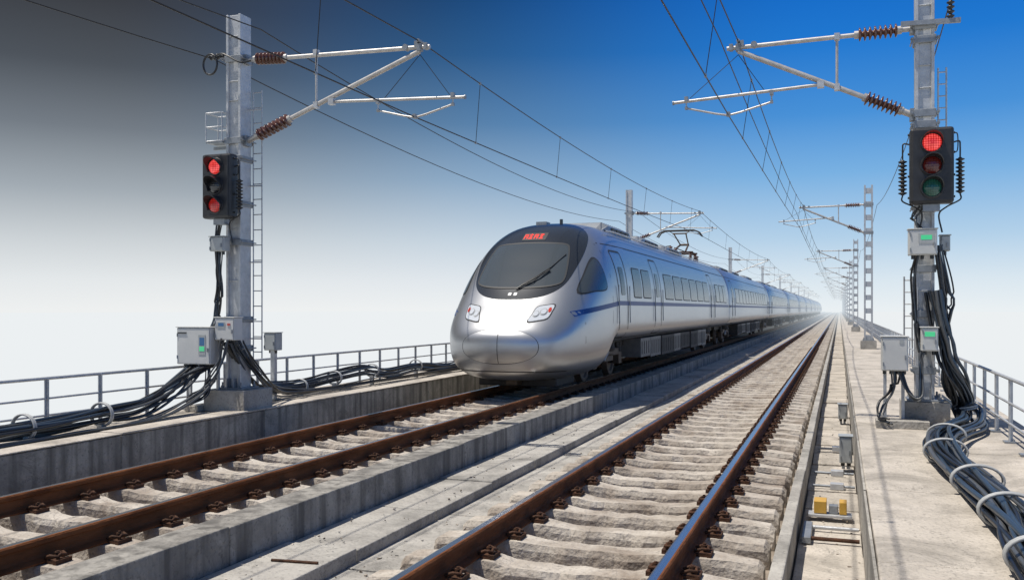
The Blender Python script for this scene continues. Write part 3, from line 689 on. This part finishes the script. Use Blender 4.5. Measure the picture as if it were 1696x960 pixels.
def rrect(x0,x1,z0,z1,r,n=4):
    out=[]
    for (cx,cz,a0) in ((x1-r,z1-r,0),(x0+r,z1-r,90),(x0+r,z0+r,180),(x1-r,z0+r,270)):
        for k in range(n+1):
            a=math.radians(a0+90*k/n); out.append((cx+r*math.cos(a),cz+r*math.sin(a)))
    res=[]
    for i in range(len(out)):
        p,q=out[i],out[(i+1)%len(out)]; L_=math.hypot(q[0]-p[0],q[1]-p[1]); m_=max(1,int(L_/.12))
        for k in range(m_): res.append((p[0]+(q[0]-p[0])*k/m_,p[1]+(q[1]-p[1])*k/m_))
    return res
def strip(b,pts,wd,mt,off,kind,y0=TY,sx=1,closed=False):
    n=len(pts); vs=[]
    def S_(a,c):
        if kind=='nose':
            d_=nose_d(a,c); e=.01; gx=max(-4,min(4,(nose_d(a+e,c)-nose_d(a-e,c))/(2*e))); gz=max(-4,min(4,(nose_d(a,c+e)-nose_d(a,c-e))/(2*e)))
            q=Vector((a,d_,c))+Vector((gx,-1,gz)).normalized()*off; return (TX+q.x,y0+q.y,q.z)
        return (TX+sx*(side_x(a,c)+off),y0+a,c)
    for i in range(n):
        p=pts[i-1] if (closed or i>0) else pts[i]; q=pts[(i+1)%n] if (closed or i<n-1) else pts[i]
        dx,dz=q[0]-p[0],q[1]-p[1]; l=math.hypot(dx,dz) or 1; nx,nz_=-dz/l*wd/2,dx/l*wd/2
        vs.append(S_(pts[i][0]+nx,pts[i][1]+nz_)); vs.append(S_(pts[i][0]-nx,pts[i][1]-nz_))
    fs=[(2*i,2*i+1,2*((i+1)%n)+1,2*((i+1)%n)) for i in range(n if closed else n-1)]
    b.add(vs,fs,mt,True)
nb=MB()
mask=ccat(mir([(0,1.86),(.42,1.88),(.76,1.98),(.98,2.18),(1.08,2.50),(1.12,2.8),(1.09,3.1),(.95,3.36),(.6,3.56),(0,3.64)]),4)
patch(nb,mask,'train_mask',.006,rings=18,centre=(0,2.7))
glass=ccat(mir([(0,2.09),(.45,2.10),(.80,2.15),(.93,2.26),(.91,2.6),(.84,2.92),(.74,3.04),(.4,3.07),(0,3.08)]),4)
patch(nb,glass,'glass',.016,rings=14,centre=(0,2.55))
strip(nb,glass,.03,'seam',.018,'nose',closed=True)
nb.obj('windscreen',train,recalc=False)
nb=MB()
def stroke(x0,z0,x1,z1): strip(nb,[(x0,z0),((x0+x1)/2,(z0+z1)/2),(x1,z1)],.020,'led_red',.016,'nose')
patch(nb,rrect(-.27,.27,3.15,3.33,.02),'seam',.012,rings=5)
for gi,gx in enumerate((-.20,-.09,.03,.15)):
    zo=.03
    stroke(gx-.04,3.25+zo,gx+.045,3.25+zo); stroke(gx-.03,3.205+zo,gx+.035,3.205+zo)
    if gi%2==0: stroke(gx-.03,3.26+zo,gx-.03,3.15+zo); stroke(gx+.035,3.26+zo,gx+.035,3.15+zo)
    else: stroke(gx,3.27+zo,gx,3.15+zo); stroke(gx-.045,3.16+zo,gx+.045,3.16+zo)
for gx in (-.06,.06): patch(nb,rrect(gx-.035,gx+.035,1.93,1.99,.015),'mark_white',.014,rings=3)
patch(nb,ccat([(.80*math.cos(a),.93+.345*math.copysign(abs(math.sin(a))**.85,math.sin(a))) for a in np.linspace(0,2*math.pi,28,endpoint=False)],2),'seam',.004,rings=8,centre=(0,.93))
nb.obj('front_markings',train,recalc=False)
nb=MB()
cover=ccat([(.785*math.copysign(abs(math.cos(a))**.9,math.cos(a)),.93+.33*math.copysign(abs(math.sin(a))**.85,math.sin(a))) for a in np.linspace(0,2*math.pi,32,endpoint=False)],2)
patch(nb,cover,'silver',.008,bulge=.06,rings=16,centre=(0,.93))
nb.obj('coupler_cover',train,recalc=False)
nb=MB()
vs=[]
for k in range(22):
    zz=.61+.64*k/21; t=abs(zz-.93)/.33; o=.012+.06*(1-t**2.2); 
    d_=nose_d(0,zz); gz=max(-4,min(4,(nose_d(0,zz+.01)-nose_d(0,zz-.01))/.02)); nv=Vector((0,-1,gz)).normalized(); q=Vector((0,d_,zz))+nv*o
    vs+=[(TX-.006,TY+q.y,q.z),(TX+.006,TY+q.y,q.z)]
nb.add(vs,[(2*i,2*i+1,2*i+3,2*i+2) for i in range(21)],'seam')
strip(nb,[(x,.44) for x in np.linspace(-1.15,1.15,30)],.018,'seam',.005,'nose')
for sx in (-1,1):
    hl=ccat([(sx*.50,1.40),(sx*.55,1.56),(sx*.60,1.71),(sx*.76,1.75),(sx*.93,1.76),(sx*.92,1.62),(sx*.87,1.47),(sx*.70,1.42)],3)
    patch(nb,hl,'seam',.006,rings=6)
    hl2=[((x-sx*.72)*.9+sx*.72,(zz-1.58)*.88+1.58) for x,zz in hl]
    patch(nb,hl2,'lamp_glass',.012,rings=6)
    for (lx,lz,rr_) in ((.63,1.56,.055),(.76,1.60,.06)):
        patch(nb,[(sx*lx+rr_*1.15*math.cos(a),lz+rr_*1.15*math.sin(a)) for a in np.linspace(0,2*math.pi,18,endpoint=False)],'galv_dark',.018,rings=3)
        patch(nb,[(sx*lx+rr_*.85*math.cos(a),lz+rr_*.85*math.sin(a)) for a in np.linspace(0,2*math.pi,18,endpoint=False)],'lamp_glass',.026,rings=3)
    patch(nb,[(sx*.86+.03*math.cos(a),1.64+.05*math.sin(a)) for a in np.linspace(0,2*math.pi,14,endpoint=False)],'lamp_red',.018,rings=2)
nb.obj('headlights',train,recalc=False)
nb=MB()
def NP(x,zz,o):
    d_=nose_d(x,zz); gz=(nose_d(x,zz+.01)-nose_d(x,zz-.01))/.02; gx=(nose_d(x+.01,zz)-nose_d(x-.01,zz))/.02; q=Vector((x,d_,zz))+Vector((gx,-1,gz)).normalized()*o; return (TX+q.x,TY+q.y,q.z)
nb.tube([NP(.05,2.05,.03),NP(.15,2.11,.05),NP(.45,2.30,.06),NP(.62,2.44,.05)],.016,'poly_black',6)
nb.tube([NP(.12,2.13,.035),NP(.4,2.32,.035),NP(.62,2.52,.03),NP(.82,2.80,.03)],.012,'poly_black',6)
nb.tube([NP(.02,2.05,.04),NP(.35,2.19,.05),NP(.60,2.46,.05)],.009,'poly_black',6)
nb.obj('wiper',train)
nb=MB()
nb.bb(TX-.85,TX+.85,TY+1.1,TY+2.4,.08,.26,'under'); nb.bb(TX-.12,TX+.12,TY+.75,TY+1.1,.12,.3,'under_brown')
nb.obj('snow_plough',train,.03)
def stripe_z(d_): return 1.54+.26*min(1,max(0,(d_-.75)/2.6))**.7
def car_details(first):
    w_=MB()
    for sx in (-1,1):
        if first:
            cw=ccat([(1.28,1.98),(1.8,2.02),(2.42,2.08),(2.50,2.35),(2.48,2.68),(2.35,2.78),(2.1,2.66),(1.75,2.4)],4)
            patch(w_,cw,'seam',.004,'side',rings=6,y0=0,sx=sx); 
            cw2=[((a-2.05)*.93+2.05,(c-2.3)*.90+2.3) for a,c in cw]; patch(w_,cw2,'glass',.010,'side',rings=6,y0=0,sx=sx)
            wins=[(4.85,5.75),(5.95,6.95)]+[(9.0+1.55*i,9.0+1.55*i+1.35) for i in range(6)]+[(20.2+1.2*i,20.2+1.2*i+1.05) for i in range(3)]
            doors=[(3.3,4.15),(7.45,8.35),(18.6,19.5)]
        else:
            wins=[(2.6+1.62*i,2.6+1.62*i+1.4) for i in range(12)]; doors=[(.9,1.8),(22.7,23.6)]
        yy=0 if first else -6; ad=0 if first else 6
        for a,c in wins:
            patch(w_,rrect(a+ad-.03,c+ad+.03,1.93,2.66,.10),'seam',.004,'side',rings=4,y0=yy,sx=sx)
            patch(w_,rrect(a+ad,c+ad,1.96,2.63,.08),'glass_side',.010,'side',rings=4,y0=yy,sx=sx)
        for a,c in doors:
            A=a+ad; C=c+ad
            strip(w_,rrect(A,C,1.02,2.98,.08),.04,'seam',.005,'side',y0=yy,sx=sx,closed=True)
            patch(w_,rrect(A+.24,C-.24,1.98,2.62,.06),'glass_side',.008,'side',rings=3,y0=yy,sx=sx)
            for aa in (A-.10,C+.10): 
                w_.cyl((TX+sx*(side_x(aa,1.5)+.03),yy+aa,1.35),(TX+sx*(side_x(aa,2.2)+.04),yy+aa,2.2),.012,'galv_dark',6)
        a0=.85
        pts=[(a,stripe_z(a)) for a in ([a0+(4-a0)*k/24 for k in range(24)]+[4,10,16,24.4] if first else [6,12,18,24,30.4])]
        strip(w_,pts,.10,'stripe',.006,'side',y0=yy,sx=sx)
        for zz in (1.00,3.12):
            pp=[(a,zz) for a in ([2.9,3.2,3.6,4,5,10,16,24.4] if first else [6,12,18,24,30.4])]
            strip(w_,pp,.022,'seam',.004,'side',y0=yy,sx=sx)
        if first:
            strip(w_,[(2.75,.45),(2.75,.9),(2.75,1.4),(2.78,1.9),(2.8,2.4),(2.8,2.9),(2.8,3.1)],.012,'seam',.004,'side',y0=0,sx=sx)
            strip(w_,[(1.05,.62),(1.15,1.0),(1.15,1.4)],.012,'seam',.004,'side',y0=0,sx=sx)
    return w_
w_=car_details(True); w_.V=[(x,y+TY,zz) for x,y,zz in w_.V]; w_.obj('windows_and_doors',train,recalc=False)
def wheelset(b,y):
    for sx in (-1,1):
        x=TX+sx*.72
        b.revolve((x-.07,y,.43),(x+.07,y,.43),[(0,.30),(0,.45),(.25,.43),(1,.42),(1,.33),(.7,.30),(.7,.12),(1,.12)],'under_brown',28,True)
        b.revolve((x+sx*.07,y,.43),(x+sx*.22,y,.43),[(0,.13),(1,.10)],'under_brown',14)
        b.box((x+sx*.24,y,.45),(.16,.30,.30),'under_brown')
        for a in (-.14,.14): b.revolve((x+sx*.26,y+a,.58),(x+sx*.26,y+a,.84),[(q/8,.055 if q%2 else .042) for q in range(9)],'under',10)
    b.cyl((TX-.72,y,.43),(TX+.72,y,.43),.09,'under_brown',12)
def bogie(b,y):
    wheelset(b,y-1.25); wheelset(b,y+1.25)
    for sx in (-1,1):
        x=TX+sx*.98
        b.box((x,y,.62),(.14,2.1,.16),'under_brown'); b.box((x,y,.50),(.14,.9,.16),'under_brown')
        b.revolve((x,y,.66),(x,y,.90),[(0,.20),(.3,.24),(.6,.2),(1,.22)],'under',14)
        b.cyl((x+sx*.08,y-.55,.46),(x+sx*.08,y+.35,.82),.035,'galv_dark',8)
    b.box((TX,y,.6),(1.7,.5,.2),'under')
def under(b,y0,y1):
    y=y0
    rnd=random.Random(int(y0*10))
    while y<y1-.4:
        l=min(rnd.uniform(.9,2.2),y1-y); zb=rnd.uniform(.30,.42); xo=rnd.uniform(0,.06)
        b.bb(TX-1.42+xo,TX+1.42-xo,y+.03,y+l-.03,zb,.90,rnd.choice(['under','under_box','under','under_box']))
        for sx in (-1,1):
            for q in range(int(l/.3)): b.bb(TX+sx*(1.425-xo)-.006,TX+sx*(1.425-xo)+.006,y+.15+q*.3,y+.19+q*.3,zb+.08,.82,'under')
        y+=l
b=MB(); bogie(b,TY+4.7); bogie(b,TY+21.5); under(b,TY+6.9,TY+19.2); b.bb(TX-.9,TX+.9,TY+2.5,TY+24.3,.72,.9,'under'); b.obj('bogies',train,.01)
b=MB()
def fairing(y0,y1,w,zb,h,mt='train_roof'):
    prof=[(-w,zb),(-w*.93,zb+h*.7),(-w*.75,zb+h),(w*.75,zb+h),(w*.93,zb+h*.7),(w,zb)]
    vs=[(TX+x*.86,y0,zb+(zz-zb)*.05) for x,zz in prof]+[(TX+x,y0+.5,zz) for x,zz in prof]+[(TX+x,y1-.5,zz) for x,zz in prof]+[(TX+x*.86,y1,zb+(zz-zb)*.05) for x,zz in prof]
    fs=[(k*6+i,k*6+i+1,(k+1)*6+i+1,(k+1)*6+i) for k in range(3) for i in range(5)]
    b.add(vs,fs+[(0,1,2,3,4,5),(23,22,21,20,19,18)],mt)
    y=y0+.7
    while y<y1-.7: b.bb(TX-w*.72,TX+w*.72,y,y+.05,zb+h,zb+h+.025,'galv_dark'); y+=.22
    for sx in (-1,1):
        y=y0+.7
        while y<y1-.9: b.box((TX+sx*w*.975,y+.2,zb+h*.38),(.03,.34,h*.42),'seam'); y+=.5
fairing(TY+4.8,TY+8.2,.95,3.50,.30); fairing(TY+9.0,TY+12.2,.95,3.50,.28); fairing(TY+13,TY+16.6,.95,3.50,.28)
for sx in (-1,1):
    b.tube([(TX+sx*1.08,TY+4.2,3.50),(TX+sx*1.08,TY+5,3.53),(TX+sx*1.08,TY+24,3.53)],.02,'galv',6)
b.bb(TX-.35,TX-.1,TY+3.4,TY+3.7,3.55,3.68,'train_roof')
b.cyl((TX+.2,TY+3.6,3.5),(TX+.2,TY+3.6,3.74),.04,'train_mask',8)
b.obj('roof_equipment',train)
b=MB(); py=TY+21.6; zr=3.70; zh=4.93
for sx in (-.5,.5):
    for sy in (-.6,.6): insul(b,(TX+sx,py+sy,zr-.08),(TX+sx,py+sy,zr+.28),'ceramic',.085,5,.04,12)
    b.cyl((TX+sx,py-.75,zr+.31),(TX+sx,py+.75,zr+.31),.035,'rust_dark',8)
for sy in (-.6,.6): b.cyl((TX-.6,py+sy,zr+.31),(TX+.6,py+sy,zr+.31),.035,'rust_dark',8)
kn=(TX,py+.95,zr+.72)
for sx in (-.28,.28): b.cyl((TX+sx,py-.55,zr+.33),(TX+sx*.6,kn[1],kn[2]),.04,'under_brown',8); b.cyl((TX+sx*.6,kn[1],kn[2]),(TX+sx*.9,py-.25,zh-.12),.028,'under_brown',8)
b.cyl((TX-.2,kn[1],kn[2]),(TX+.2,kn[1],kn[2]),.045,'under_brown',8); b.cyl((TX-.3,py-.25,zh-.12),(TX+.3,py-.25,zh-.12),.03,'under_brown',8)
for sy in (-.42,-.1):
    b.tube([(TX-.92,py+sy,zh-.26),(TX-.80,py+sy,zh-.08),(TX-.6,py+sy,zh),(TX+.6,py+sy,zh),(TX+.80,py+sy,zh-.08),(TX+.92,py+sy,zh-.26)],.028,'under',8)
for sx in (-.45,.45): b.cyl((TX+sx,py-.42,zh),(TX+sx,py-.1,zh),.02,'under',6); b.cyl((TX+sx,py-.26,zh),(TX+sx*.6,py-.25,zh-.12),.015,'under',6)
for k in range(6):
    yy=py-4.4+k*.55 if k<3 else py+1.6+(k-3)*.5
    insul(b,(TX+.35*(-1)**k,yy,zr-.06),(TX+.35*(-1)**k,yy,zr+.3),'ceramic',.09,5,.04,12)
b.cyl((TX+.35,py-4.4,zr+.32),(TX-.35,py-3.3,zr+.32),.02,'under',6); b.cyl((TX+.3,py-3.3,zr+.32),(TX+.3,py-.6,zr+.32),.02,'under',6); b.cyl((TX+.3,py+.7,zr+.32),(TX+.3,py+3,zr+.30),.02,'under',6)
b.bb(TX-.4,TX+.3,py-2.7,py-1.6,zr-.05,zr+.22,'train_roof')
b.obj('pantograph',train)
CL=25.0
def carbody():
    b=MB(); vs=[];n=96; pp=secpts(6,n)
    sts=[(0,.97),(.12,1.0),(8,1),(16,1),(24.28,1),(24.4,.97)]
    for d_,s_ in sts:
        for x,zz in pp: vs.append((TX+x*s_,d_,1.9+(zz-1.9)*s_))
    fs=[(k*n+i,k*n+(i+1)%n,(k+1)*n+(i+1)%n,(k+1)*n+i) for k in range(len(sts)-1) for i in range(n)]
    fs+=[tuple(range(n))[::-1],tuple(range(len(vs)-n,len(vs)))]
    b.add(vs,fs,'silver_side',True); return b
cbod=carbody(); cdet=car_details(False); cund=MB(); bogie(cund,3.3); bogie(cund,21.1); under(cund,5.6,18.8); cund.bb(TX-.9,TX+.9,.3,24.1,.72,.9,'under')
crf=MB(); b=crf
fairing(2.5,6.5,.9,3.50,.24); fairing(8,12,.9,3.50,.24); fairing(16,20,.9,3.50,.24)
cg=MB(); gp=[(x*.86,1.9+(zz-1.9)*.88) for x,zz in secpts(6,32)]
for k in range(6):
    y=-.62+k*.11; cg.extrY([(TX+x*(1 if k%2 else .96),1.9+(zz-1.9)*(1 if k%2 else .96)) for x,zz in gp],y,y+.11,'seam')
parts=[(cbod,'car_body'),(cdet,'car_windows'),(cund,'car_bogies'),(crf,'car_roof_equipment'),(cg,'gangway')]
base=[]
for mb_,nm in parts:
    o=mb_.obj(nm,train,recalc=(nm!='car_windows')); o.location=(0,TY+25.05,0); base.append(o)
for c in range(1,9):
    for o in base:
        o2=bpy.data.objects.new(o.name,o.data); S.collection.objects.link(o2); o2.parent=train; o2.location=(0,TY+25.05+CL*c,0)
print('done')
